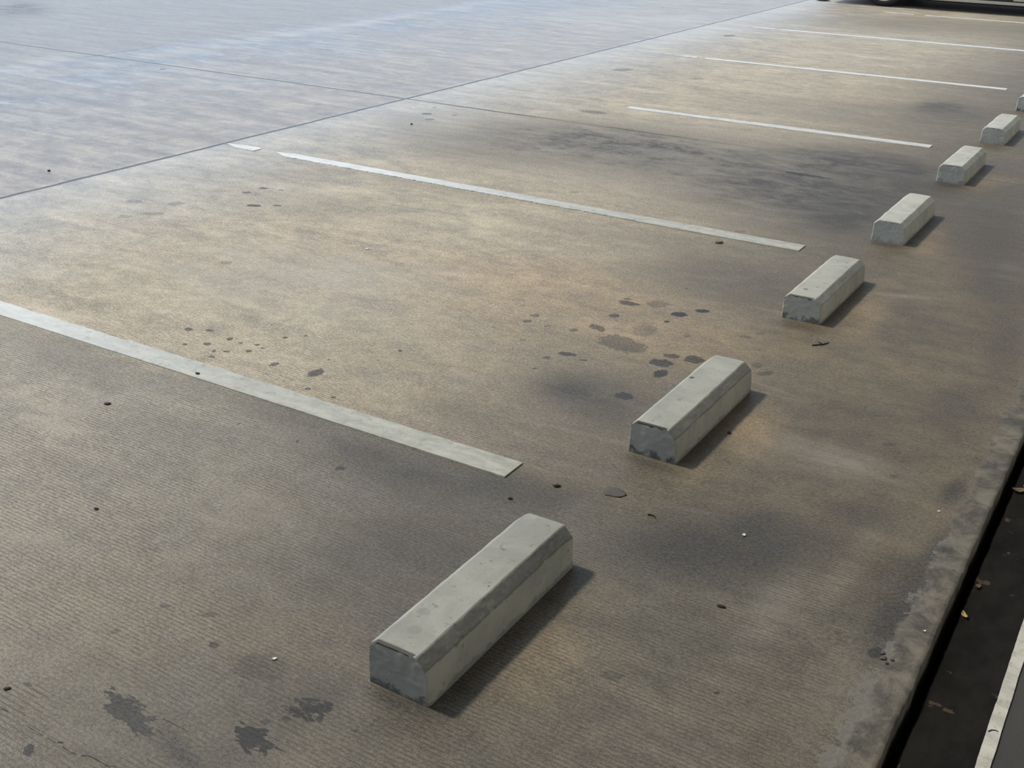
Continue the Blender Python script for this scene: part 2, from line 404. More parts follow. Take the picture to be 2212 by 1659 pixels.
# ------------------------------------------------------------------ materials
def floor_material():
    n = NT('worn_tined_concrete')
    P = n.pos(); xyz = n.sep(P); X, Y = xyz[0], xyz[1]
    streak = n.mapv(P, (0.75, 1.35, 1.0))
    n_big = n.noise(n.mapv(P, (0.7, 1.1, 1), (3, 7, 0)), 0.9, 4, 0.6, 0.4)
    n_mid = n.noise(streak, 5.0, 7, 0.68, 0.6)
    n_str = n.noise(n.mapv(P, (0.45, 2.4, 1.0), (9, 2, 0)), 3.0, 6, 0.7, 0.3)
    n_blo = n.noise(n.mapv(P, (0.9, 1.1, 1), (1, 4, 0)), 16.0, 5, 0.7, 0.3)
    n_fine = n.noise(n.mapv(P, (0.8, 1.2, 1)), 120.0, 4, 0.7)
    n_spk = n.noise(P, 330.0, 3, 0.65)
    n_hue = n.noise(n.mapv(P, (0.6, 0.9, 1), (13, 5, 0)), 2.2, 5, 0.62)
    base = n.mix(n_big, (0.230, 0.198, 0.138), (0.312, 0.269, 0.190))
    base = n.mix(n.mr(n_hue, 0.35, 0.7), base, (0.287, 0.240, 0.171))
    base = n.mix(n.mr(n.noise(n.mapv(P, (1, 1, 1), (31, 5, 0)), 9.0, 4, 0.6), 0.52, 0.72, 0.0, 0.5), base, (0.240, 0.222, 0.170))
    base = n.mix(n.mr(n.math('ADD', X, n.math('MULTIPLY', n_hue, 0.8)), -4.6, -2.9, 0.7, 0.0), base, n.mix(n_mid, (0.235, 0.222, 0.196), (0.270, 0.255, 0.228)))
    # floor tone drops towards the stops, and again in the first bay
    tone_x = n.math('ADD', X, n.math('MULTIPLY', n.math('SUBTRACT', n_mid, 0.5), 1.2))
    trk = n.mr(tone_x, -2.75, -0.9, 1.62, 0.50)
    bay0 = n.mr(n.math('ADD', Y, n.math('MULTIPLY', n.math('SUBTRACT', n_mid, 0.5), 0.25)), 2.22, 2.42, 0.73, 1.0)
    bay0 = n.math('MAXIMUM', bay0, n.mr(X, -1.35, -1.15))
    base = n.mix(n.mr(Y, 2.15, 2.4, 0.45, 0.0), base, n.mix(n_mid, (0.222, 0.212, 0.178), (0.268, 0.254, 0.214)))
    base = n.mix(1.0, base, n.math('MULTIPLY', trk, bay0), 'MULTIPLY')
    # lane slabs beyond the joint are smoother; bluish sky sheen is painted into their grey
    lane = n.mr(X, -5.02, -4.9, 1.0, 0.0, smooth=False)
    lane_s = n.math('ADD', n.math('MULTIPLY', n_str, 0.35), n.math('MULTIPLY', n_mid, 0.65))
    lane_c = n.mix(n.mr(lane_s, 0.32, 0.66), (0.150, 0.172, 0.196), (0.275, 0.300, 0.322))
    lane_c = n.mix(n.mr(n_hue, 0.42, 0.62), lane_c, n.mix(n.mr(lane_s, 0.32, 0.66), (0.195, 0.190, 0.182), (0.300, 0.290, 0.276)))
    lane_c = n.mix(n.mr(n.math('ADD', X, n.math('MULTIPLY', n_hue, 1.5)), -7.4, -4.6), lane_c, n.mix(n.mr(lane_s, 0.32, 0.66), (0.238, 0.205, 0.168), (0.358, 0.312, 0.258)))
    base = n.mix(n.math('MULTIPLY', lane, 0.92), base, lane_c)
    far = n.mr(n.math('ADD', X, n.math('MULTIPLY', n_mid, 0.2)), -8.25, -8.1, 1.0, 0.0)
    base = n.mix(n.math('MULTIPLY', far, 0.8), base, (0.245, 0.230, 0.205))
    # streaky wear
    v = n.math('ADD', n.mr(n_mid, 0.3, 0.7, -0.20, 0.20), n.math('MULTIPLY', n.mr(n_str, 0.3, 0.72, -0.15, 0.15), n.mr(X, -4.5, -2.0, 1.0, 0.5)))
    v = n.math('ADD', v, n.mr(n_blo, 0.3, 0.7, -0.13, 0.13))
    v = n.math('ADD', v, n.mr(n_fine, 0.3, 0.7, -0.34, 0.34))
    v = n.math('ADD', v, n.mr(n_spk, 0.3, 0.7, -0.36, 0.36))
    col = n.mix(1.0, base, n.math('ADD', 1.0, v), 'MULTIPLY')
    # big dirt, warm tint with painted shadow rims, pale wear, mortar from the floor's own maps
    soft = n.math('MULTIPLY', n.math('MULTIPLY', n.attr('soft'), n.mr(n_mid, 0.28, 0.66, 0.6, 1.55)), n.mr(n_blo, 0.3, 0.7, 0.72, 1.28), clamp=True)
    warm = n.math('MULTIPLY', n.attr('warm'), n.mr(n_hue, 0.3, 0.7, 0.6, 1.1), clamp=True)
    pale = n.math('MULTIPLY', n.attr('pale'), n.mr(n_str, 0.3, 0.62, 0.2, 1.2), clamp=True)
    col = n.mix(n.math('MULTIPLY', warm, 0.75), col, n.mix(1.0, (0.40, 0.30, 0.18), n.math('ADD', 1.0, v), 'MULTIPLY'))
    col = n.mix(n.math('MULTIPLY', pale, 0.55), col, (0.47, 0.44, 0.38))
    col = n.mix(soft, col, n.mix(1.0, (0.049, 0.046, 0.043), n.math('ADD', 1.0, n.math('MULTIPLY', v, 1.8)), 'MULTIPLY'))
    # tined grooves along X, pitch about 11 mm, worn away in patches
    wob = n.math('MULTIPLY', n.noise(n.mapv(P, (6, 40, 1)), 1.0, 3), 0.006)
    ph = n.math('MULTIPLY', n.math('ADD', Y, wob), 2*math.pi/0.0112)
    g = n.math('SINE', ph)
    groove = n.mr(g, 0.30, 0.95)
    worn = n.mr(n.noise(n.mapv(P, (0.9, 1.6, 1), (4, 11, 0)), 2.4, 4, 0.6), 0.32, 0.52)
    keep = n.math('MULTIPLY', worn, n.mr(X, -4.95, -4.2))
    keep = n.math('MULTIPLY', keep, n.mr(X, -0.42, -0.36, 1.0, 0.0))
    broken = n.mr(n.noise(n.mapv(P, (30, 90, 1)), 1.0, 3, 0.7), 0.34, 0.56)
    groove = n.math('MULTIPLY', groove, n.math('MULTIPLY', keep, broken))
    col = n.mix(n.math('MULTIPLY', groove, 0.72), col, (0.068, 0.058, 0.044))
    # mortar patching on the edge band
    mort_a = n.attr('mortar')
    mort_n = n.math('ADD', mort_a, n.math('MULTIPLY', n.mr(n.noise(P, 30, 5, 0.65), 0.3, 0.7, -0.4, 0.4), n.mr(mort_a, 0.02, 0.3)))
    mort = n.mr(mort_n, 0.30, 0.42)
    col = n.mix(n.math('MULTIPLY', mort, 0.8), col, n.mix(n_fine, (0.120, 0.118, 0.105), (0.215, 0.210, 0.190)))
    # edge band, rougher and greyer than the tined slab
    band_e = n.math('ADD', X, n.math('MULTIPLY', n.math('SUBTRACT', n.noise(n.mapv(P, (1, 1, 1)), 7.0, 5, 0.65), 0.5), 0.10))
    band = n.mr(band_e, -0.315, -0.300)
    col = n.mix(n.math('MULTIPLY', band, 0.75), col, n.mix(n.mr(n.noise(P, 13, 6, 0.72, 0.4), 0.34, 0.66), (0.050, 0.048, 0.042), (0.215, 0.196, 0.158)))
    # oil drops with ragged outlines; the fields rise from 0 at the rim to 1 inside
    rag = n.mr(n.noise(n.mapv(P, (0.8, 1.5, 1)), 42.0, 3, 0.6), 0.3, 0.7, -0.42, 0.42)
    spot = n.mr(n.math('ADD', n.attr('spot'), n.math('MULTIPLY', rag, n.attr('spot_rag'))), 0.0, 0.2)
    spot = n.math('MULTIPLY', n.math('MULTIPLY', spot, n.attr('spot_k')), n.mr(n_fine, 0.3, 0.75, 1.3, 0.85), clamp=True)
    col = n.mix(spot, col, n.mix(n_fine, (0.012, 0.013, 0.014), (0.034, 0.033, 0.031)))
    col = n.mix(n.math('MULTIPLY', n.math('MULTIPLY', groove, spot), 0.55), col, (0.008, 0.008, 0.008))
    # saw joints: one along the row, one across; cracked edge wobble
    jw = n.math('MULTIPLY', n.math('SUBTRACT', n.noise(P, 3.0, 6, 0.7), 0.5), 0.035)
    d1 = n.math('ABSOLUTE', n.math('ADD', n.math('ADD', X, 4.945), jw))
    d2 = n.math('ABSOLUTE', n.math('ADD', n.math('SUBTRACT', Y, 6.61), jw))
    k2 = n.mr(n.noise(n.mapv(P, (1, 0.1, 1)), 0.8, 3), 0.38, 0.5, 0.35, 1.0)
    k2 = n.math('MAXIMUM', n.math('MULTIPLY', k2, n.mr(X, -3.4, -2.4, 1.0, 0.35)), n.mr(X, -4.9, -5.0))
    d3 = n.math('ABSOLUTE', n.math('ADD', n.math('ADD', X, 8.25), jw))
    k3 = n.math('MULTIPLY', n.mr(Y, 6.4, 6.5), n.mr(Y, 7.2, 7.4, 0.75, 0.0))
    j1 = n.mr(d1, 0.008, 0.018, 1.0, 0.0)
    j2 = n.math('MULTIPLY', n.mr(d2, 0.007, 0.017, 1.0, 0.0), k2)
    j3 = n.math('MULTIPLY', n.mr(d3, 0.006, 0.013, 1.0, 0.0), k3)
    joint = n.math('MAXIMUM', n.math('MAXIMUM', j1, j2), j3)
    col = n.mix(n.math('MULTIPLY', joint, 0.93), col, (0.020, 0.018, 0.016))
    crack = n.mr(n.math('ADD', n.attr('crack'), n.math('MULTIPLY', n.math('SUBTRACT', n_fine, 0.5), 0.002)), 0.0009, 0.0026, 1.0, 0.0)
    col = n.mix(n.math('MULTIPLY', crack, 0.95), col, (0.012, 0.010, 0.008))
    # relief
    h = n.math('ADD', n.math('MULTIPLY', n_fine, 0.45), n.math('MULTIPLY', n_spk, 0.35))
    h = n.math('SUBTRACT', h, n.math('MULTIPLY', groove, 0.8))
    h = n.math('SUBTRACT', h, n.math('MULTIPLY', n.math('MAXIMUM', joint, crack), 3.0))
    h = n.math('ADD', h, n.math('MULTIPLY', mort, n.math('ADD', 1.2, n.math('MULTIPLY', n.noise(P, 60, 4), 2.0))))
    h = n.math('ADD', h, n.math('MULTIPLY', band, n.math('MULTIPLY', n.noise(P, 45, 4), 1.6)))
    nrm = n.bump(h, 0.35, 0.003)
    rough = n.mr(n_mid, 0.3, 0.7, 0.27, 0.42)
    rough = n.math('ADD', rough, n.mr(X, -4.95, -3.5, 0.0, 0.30), clamp=True)
    return n.done(col, rough, nrm, spec=0.5)

def paint_material():
    n = NT('road_marking_paint')
    P = n.pos()
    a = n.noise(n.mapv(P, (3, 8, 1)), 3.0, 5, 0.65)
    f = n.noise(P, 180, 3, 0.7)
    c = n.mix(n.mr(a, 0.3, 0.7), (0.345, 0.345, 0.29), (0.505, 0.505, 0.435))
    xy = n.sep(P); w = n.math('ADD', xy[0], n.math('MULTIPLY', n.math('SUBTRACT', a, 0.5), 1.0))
    sheen = n.math('MAXIMUM', n.mr(w, -4.2, -1.9, 0.85, 0.0), n.mr(xy[1], 4.0, 9.0, 0.0, 0.75))  # left and far ends whitened: grazing sheen painted into the line colour
    sheen = n.math('MAXIMUM', sheen, n.mr(xy[0], -0.5, -0.2, 0.0, 0.35))
    c = n.mix(sheen, c, n.mix(n.mr(a, 0.3, 0.7), (0.64, 0.65, 0.62), (0.80, 0.81, 0.78)))
    c = n.mix(n.mr(f, 0.55, 0.8, 0.0, 0.4), c, n.mix(sheen, (0.30, 0.29, 0.26), (0.60, 0.60, 0.57)))
    worn = n.mr(sheen, 0.2, 0.8, 1.0, 0.25)
    c = n.mix(n.mr(n.noise(P, 26, 6, 0.72), 0.50, 0.70, 0.0, n.math('MULTIPLY', worn, 0.75)), c, (0.29, 0.285, 0.235))
    c = n.mix(n.mr(n.noise(P, 75, 4, 0.7), 0.58, 0.70, 0.0, n.math('MULTIPLY', worn, 0.6)), c, (0.22, 0.215, 0.18))
    return n.done(c, 0.6, n.bump(f, 0.4, 0.002))

def stop_material():
    n = NT('cast_concrete')
    P = n.pos()
    a = n.noise(P, 7, 5, 0.65, 0.5); f = n.noise(P, 150, 3, 0.7); m = n.noise(P, 28, 5, 0.7)
    c = n.mix(n.mr(a, 0.3, 0.7), (0.292, 0.300, 0.272), (0.385, 0.392, 0.352))
    c = n.mix(n.mr(m, 0.55, 0.75, 0.0, 0.35), c, (0.29, 0.28, 0.22))
    c = n.mix(n.mr(n.noise(P, 60, 3, 0.6), 0.62, 0.72, 0.0, 0.55), c, (0.13, 0.13, 0.115))
    c = n.mix(n.mr(f, 0.6, 0.8, 0.0, 0.3), c, (0.20, 0.20, 0.18))
    c = n.mix(1.0, c, n.math('ADD', 1.0, n.math('MULTIPLY', n.attr('lightened'), 0.5)), 'MULTIPLY')
    d = n.math('ADD', n.attr('dirt_tone'), n.mr(m, 0.3, 0.7, -0.22, 0.22))
    dm = n.math('MULTIPLY', n.mr(d, 0.25, 0.55), n.attr('dirt_tone_k'), clamp=True)
    c = n.mix(dm, c, n.mix(n.mr(n.attr('dirt_tone'), 0.62, 0.9), n.mix(m, (0.070, 0.072, 0.070), (0.125, 0.122, 0.108)), (0.018, 0.018, 0.017)))
    h = n.math('ADD', n.math('MULTIPLY', f, 0.5), m)
    return n.done(c, 0.85, n.bump(h, 0.35, 0.003))

M_FLOOR = floor_material(); M_PAINT = paint_material(); M_STOP = stop_material()

def channel_material():
    n = NT('dark_channel_concrete')
    P = n.pos()
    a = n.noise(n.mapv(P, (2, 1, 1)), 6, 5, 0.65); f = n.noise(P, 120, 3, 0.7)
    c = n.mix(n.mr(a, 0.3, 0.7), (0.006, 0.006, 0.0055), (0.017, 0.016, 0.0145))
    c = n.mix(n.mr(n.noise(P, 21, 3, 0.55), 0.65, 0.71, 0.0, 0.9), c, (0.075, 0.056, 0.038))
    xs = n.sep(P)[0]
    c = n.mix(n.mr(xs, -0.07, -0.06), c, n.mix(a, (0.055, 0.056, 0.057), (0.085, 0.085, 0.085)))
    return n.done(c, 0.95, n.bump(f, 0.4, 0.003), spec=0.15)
M_CHAN = channel_material()
M_ROOF = plain('shade_roof_grey', (0.42, 0.40, 0.36), 0.9, scale=2)
M_WALL = plain('shade_wall_grey', (0.20, 0.19, 0.17), 0.9, scale=3)
M_PALE = plain('pale_bounce', (0.46, 0.40, 0.29), 0.9, scale=3)

# ------------------------------------------------------------------ floor with its maps
def spaced(segs):
    out = []
    for a, b, d in segs:
        k = max(1, int(round((b-a)/d)))
        out += list(np.linspace(a, b, k, endpoint=False))
    out.append(segs[-1][1])
    return np.array(out)

xs = spaced([(-40, -15, 2.5), (-15, -9, 0.25), (-9, -5, 0.06), (-5, -3.6, 0.025), (-3.6, -1.8, 0.009), (-1.8, -0.3, 0.006), (-0.3, -0.24, 0.01)])
ys = spaced([(-12, 0.5, 1.25), (0.5, 0.86, 0.03), (0.86, 1.7, 0.006), (1.7, 5.2, 0.009), (5.2, 8, 0.025), (8, 17, 0.09), (17, 45, 2.0)])
GX, GY = np.meshgrid(xs, ys)
NX, NY = len(xs), len(ys)

def ell_d(e):
    x, y, a, b, th = e[:5]
    c, s = math.cos(th), math.sin(th)
    dx, dy = GX - x, GY - y
    return np.sqrt(((dx*c + dy*s)/a)**2 + ((-dx*s + dy*c)/b)**2)

def ell_box(e, k):
    x, y, a, b = e[:4]; r = max(a, b)*k
    return (np.searchsorted(xs, x-r), np.searchsorted(xs, x+r), np.searchsorted(ys, y-r), np.searchsorted(ys, y+r))

def gauss_field(L, k=1.0):
    F = np.zeros_like(GX)
    for e in L:
        i0, i1, j0, j1 = ell_box(e, 2.6)
        if i1 <= i0 or j1 <= j0: continue
        x, y, a, b, th = e[:5]; c, s = math.cos(th), math.sin(th)
        dx, dy = GX[j0:j1, i0:i1] - x, GY[j0:j1, i0:i1] - y
        d2 = ((dx*c + dy*s)/a)**2 + ((-dx*s + dy*c)/b)**2
        v = e[5]*np.exp(-np.power(d2, 1.3)*0.9)
        S = F[j0:j1, i0:i1]
        F[j0:j1, i0:i1] = 1 - (1-S)*(1-np.clip(v, 0, 1))
    return np.clip(F*k, 0, 1)

spot = np.full_like(GX, -1.0); spot_k = np.zeros_like(GX); spot_r = np.full_like(GX, 0.6)
for e in OIL_SPOTS:
    i0, i1, j0, j1 = ell_box(e, 2.2)
    if i1 <= i0 or j1 <= j0: continue
    x, y, a, b, th = e[:5]; c, s = math.cos(th), math.sin(th)
    dx, dy = GX[j0:j1, i0:i1] - x, GY[j0:j1, i0:i1] - y
    v = np.clip(1 - np.sqrt(((dx*c + dy*s)/a)**2 + ((-dx*s + dy*c)/b)**2), -1, 1)
    S = spot[j0:j1, i0:i1]; better = v > S
    S[better] = v[better]
    spot_k[j0:j1, i0:i1][better] = e[5]; spot_r[j0:j1, i0:i1][better] = e[6]
crack_d = np.full_like(GX, 0.05)
j0, j1 = np.searchsorted(ys, 0.6), np.searchsorted(ys, 1.2)
for (ax, ay), (bx_, by_) in zip(CRACK[:-1], CRACK[1:]):
    px, py = GX[j0:j1], GY[j0:j1]
    L2 = (bx_-ax)**2 + (by_-ay)**2
    t = np.clip(((px-ax)*(bx_-ax) + (py-ay)*(by_-ay))/L2, 0, 1)
    d = np.hypot(px-ax-t*(bx_-ax), py-ay-t*(by_-ay))
    crack_d[j0:j1] = np.minimum(crack_d[j0:j1], d)

def grid_mesh(name, verts, nx, ny):
    me = bpy.data.meshes.new(name)
    i, j = np.meshgrid(np.arange(nx-1), np.arange(ny-1))
    a = (j*nx + i).ravel()
    f = np.stack([a, a+1, a+1+nx, a+nx], 1).astype(np.int32)
    me.vertices.add(nx*ny); me.vertices.foreach_set('co', verts.astype(np.float32).ravel())
    me.loops.add(f.size); me.loops.foreach_set('vertex_index', f.ravel())
    me.polygons.add(len(f)); me.polygons.foreach_set('loop_start', np.arange(0, f.size, 4, dtype=np.int32))
    me.update(calc_edges=True)
    return me

# the slab's right edge is chipped a little; the slab is 0.2 m thick and its edge face is real
GZ = np.zeros_like(GX)
edge_w = np.array([mnoise.noise((0.3, y*9, 1.7))*0.0035 + mnoise.noise((5.3, y*38, 4.1))*0.0022 for y in ys])
GXe = GX.copy(); GXe[:, -1] += edge_w
V = np.stack([GXe, GY, GZ], -1)
edge_top = V[:, -1:, :].copy()
lip = edge_top.copy(); lip[:, :, 0] += 0.002; lip[:, :, 2] = -0.004
bot = edge_top.copy(); bot[:, :, 2] = -0.2
V = np.concatenate([V, lip, bot], 1)
me = grid_mesh('floor', V.reshape(-1, 3), NX+2, NY)
for nm, F, fill in (('soft', gauss_field(SOFT_DIRT), 0), ('warm', gauss_field(WARM_TINT), 0), ('pale', gauss_field(PALE_WEAR), 0),
              ('mortar', gauss_field(MORTAR), 0), ('spot', spot, -1), ('spot_k', spot_k, 0), ('spot_rag', spot_r, 0.6), ('crack', crack_d, 0.05)):
    at = me.attributes.new(nm, 'FLOAT', 'POINT')
    F = np.concatenate([F, np.full((NY, 2), fill)], 1)
    at.data.foreach_set('value', F.astype(np.float32).ravel())
tag(link_mesh('floor', me, M_FLOOR), 'worn stained concrete parking floor with saw joints', 'floor', kind='structure')

# lower channel floor beyond the slab, with a slot added along the slab's foot to blacken its shadow
bm = bmesh.new()
yy = np.linspace(-2, 12, 1400)
rows = []
for y in yy:
    w = -0.2125 + mnoise.noise((2.2, y*11, 0.4))*0.003 + mnoise.noise((8.2, y*45, 3.0))*0.0025
    pts = [(w, -0.2), (w, -0.041), (w+0.004, -0.036), (-0.16, -0.035), (-0.06, -0.035), (0.9, -0.035)]
    rows.append([bm.verts.new((px, y, pz)) for px, pz in pts])
for r0, r1 in zip(rows[:-1], rows[1:]):
    for i in range(len(r0)-1): bm.faces.new((r0[i], r0[i+1], r1[i+1], r1[i]))
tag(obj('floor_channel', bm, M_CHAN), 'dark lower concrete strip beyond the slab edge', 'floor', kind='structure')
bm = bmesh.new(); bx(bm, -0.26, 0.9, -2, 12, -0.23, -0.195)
tag(obj('floor_shadow_slot', bm, M_CHAN), 'dark bottom of the slot added to blacken the slab edge shadow', 'floor', kind='structure')

# roof and walls added out of the frame to shade and bounce light; the lane on the left is open to the sky
ROOF_X, ROOF_Z = -2.3, 3.4
bm = bmesh.new(); bx(bm, ROOF_X, 4.0, -5, 11.5, ROOF_Z, ROOF_Z+0.3); tag(obj('shade_roof', bm, M_ROOF), 'unseen roof added to shade the bays', 'shade_roof', kind='structure')
bm = bmesh.new(); bx(bm, -14, 4.0, -5.2, -5.0, -0.2, ROOF_Z); tag(obj('shade_wall_back', bm, M_WALL), 'unseen wall added behind the viewer to block sky light', 'wall', kind='structure')
bm = bmesh.new(); bx(bm, 5.0, 5.2, -5, 11.5, 2.3, ROOF_Z); bx(bm, 10.8, 11.0, -8, 40, -0.04, 4.5); tag(obj('bounce_wall_right', bm, M_PALE), 'pale unseen walls added on the right for shade and warm bounce, open below', 'wall', kind='structure')
bm = bmesh.new(); bx(bm, 0.9, 40, -8, 40, -0.24, -0.036); tag(obj('floor_back', bm, M_PALE), 'unseen pale floor behind the channel', 'floor', kind='structure')  # unseen ground, coloured pale for bounce light

# ------------------------------------------------------------------ painted bay lines
def line_mesh(pieces, y0, y1, rag, seed, thick=0.0042, taper=0.0):
    """pieces: list of (x_start, x_end, rag_lo, rag_hi); the strip is a thin raised film with broken edges"""
    bm = bmesh.new()
    for pi_, (xa, xb, rlo, rhi) in enumerate(pieces):
        cont = pi_ > 0 and abs(pieces[pi_-1][1]-xa) < 1e-6
        k = max(8, int((xb-xa)/0.008)); prev = None
        for i in range(k+1):
            x = xa + (xb-xa)*i/k
            n1 = mnoise.noise((x*7, seed, 0.0))*1.0 + mnoise.noise((x*28, seed, 5.0))*0.5 + mnoise.noise((x*80, seed, 9.0))*0.25
            n2 = mnoise.noise((x*7, seed+20, 0.0))*1.0 + mnoise.noise((x*28, seed+20, 5.0))*0.5 + mnoise.noise((x*80, seed+20, 9.0))*0.25
            lo = y0 + rlo*(0.35+abs(n1)) + 0.0008*n1; hi = y1 - rhi*(0.35+abs(n2)) + 0.0008*n2
            t = min(1.0, (x-xa)/0.12) if (rlo > 0.012 and not cont) else 1.0
            mid = (lo*0.35+hi*0.65); lo = mid+(lo-mid)*max(t, 0.12); hi = mid+(hi-mid)*max(t, 0.12)
            if hi-lo < 0.004: hi = lo+0.004
            e = 0.003*mnoise.noise((seed, i*0.9, 2.0)) if i == k else 0
            r = [bm.verts.new(c) for c in ((x+e, lo-0.001, 0.0), (x+e, lo, thick), (x-e, hi, thick), (x-e, hi+0.001, 0.0))]
            if prev:
                for q in range(3): bm.faces.new((prev[q], prev[q+1], r[q+1], r[q]))
            else: bm.faces.new(r)
            prev = r
        bm.faces.new(prev[::-1])
    return bm

G_LINES = 'white bay lines painted across the floor'
LINES = [
 ('widest off-white painted bay line, ending between the two nearest concrete wheel stops', 2.284, 2.380, [(-4.93, -3.0, 0.001, 0.012), (-3.0, -1.400, 0.001, 0.0012)]),
 ('second nearest white bay line, ragged along its lower edge, with a gap', 4.735, 4.832, [(-4.925, -4.665, 0.030, 0.018), (-4.54, -3.3, 0.024, 0.003), (-3.3, -2.2, 0.014, 0.001), (-2.2, -1.394, 0.001, 0.001)]),
 ('third nearest bay line, tapering to a thin left tip', 7.255, 7.345, [(-3.50, -2.6, 0.004, 0.016), (-2.6, -1.405, 0.001, 0.002)]),
 ('fourth nearest bay line, worn away to the left, ending beyond the small distant wheel stop', 9.800, 9.885, [(-4.30, -4.05, 0.040, 0.030), (-3.98, -3.1, 0.012, 0.022), (-3.1, -1.395, 0.002, 0.004)]),
 ('fifth thin bay line, running out of the frame at the right', 12.29, 12.375, [(-4.50, -4.2, 0.030, 0.030), (-4.18, -3.3, 0.018, 0.012), (-3.3, -1.40, 0.006, 0.004)]),
 ('farthest broken bay line on the floor beside the parked car', 14.86, 14.93, [(-3.72, -3.33, 0.018, 0.014), (-3.20, -1.40, 0.010, 0.010)]),
]
for i, (lab, y0, y1, pc) in enumerate(LINES):
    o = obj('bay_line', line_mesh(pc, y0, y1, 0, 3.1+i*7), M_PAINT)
    tag(o, lab, 'painted line', G_LINES)

# painted strip low beside the channel
bm = bmesh.new(); prev = None
for i in range(1200):
    y = -1 + i*0.008
    n1 = mnoise.noise((y*12, 2.0, 0))*0.0015 + mnoise.noise((y*50, 2.0, 4))*0.0008
    n2 = mnoise.noise((y*12, 9.0, 0))*0.0012 + mnoise.noise((y*50, 9.0, 4))*0.0008
    r = [bm.verts.new(c) for c in ((-0.0845+n1, y, -0.035), (-0.084+n1, y, -0.0315), (-0.0585+n2, y, -0.0315), (-0.058+n2, y, -0.035))]
    if prev:
        for q in range(3): bm.faces.new((prev[q], prev[q+1], r[q+1], r[q]))
    prev = r
tag(obj('edge_strip', bm, M_PAINT), 'narrow off-white strip along the lower floor in the bottom right corner', 'painted line')

# ------------------------------------------------------------------ concrete wheel stops
PROFILE = [(-0.076, 0.0), (-0.0758, 0.030), (-0.0752, 0.062), (-0.0742, 0.089), (-0.0725, 0.0925), (-0.056, 0.1085), (-0.0525, 0.1102), (-0.02, 0.1105), (0.015, 0.1105),
           (0.0435, 0.1098), (0.0462, 0.1082), (0.056, 0.098), (0.0668, 0.0868), (0.0692, 0.0830), (0.0715, 0.060), (0.0735, 0.030), (0.075, 0.0)]
UPX = [p[0] for p in PROFILE[3:14]]; UPZ = [p[1] for p in PROFILE[3:14]]
def dense(P, d=0.005):
    out = [P[0]]
    for a, b in zip(P[:-1], P[1:]):
        L = math.hypot(b[0]-a[0], b[1]-a[1]); k = max(1, int(round(L/d)))
        out += [(a[0]+(b[0]-a[0])*i/k, a[1]+(b[1]-a[1])*i/k) for i in range(1, k+1)]
    return out
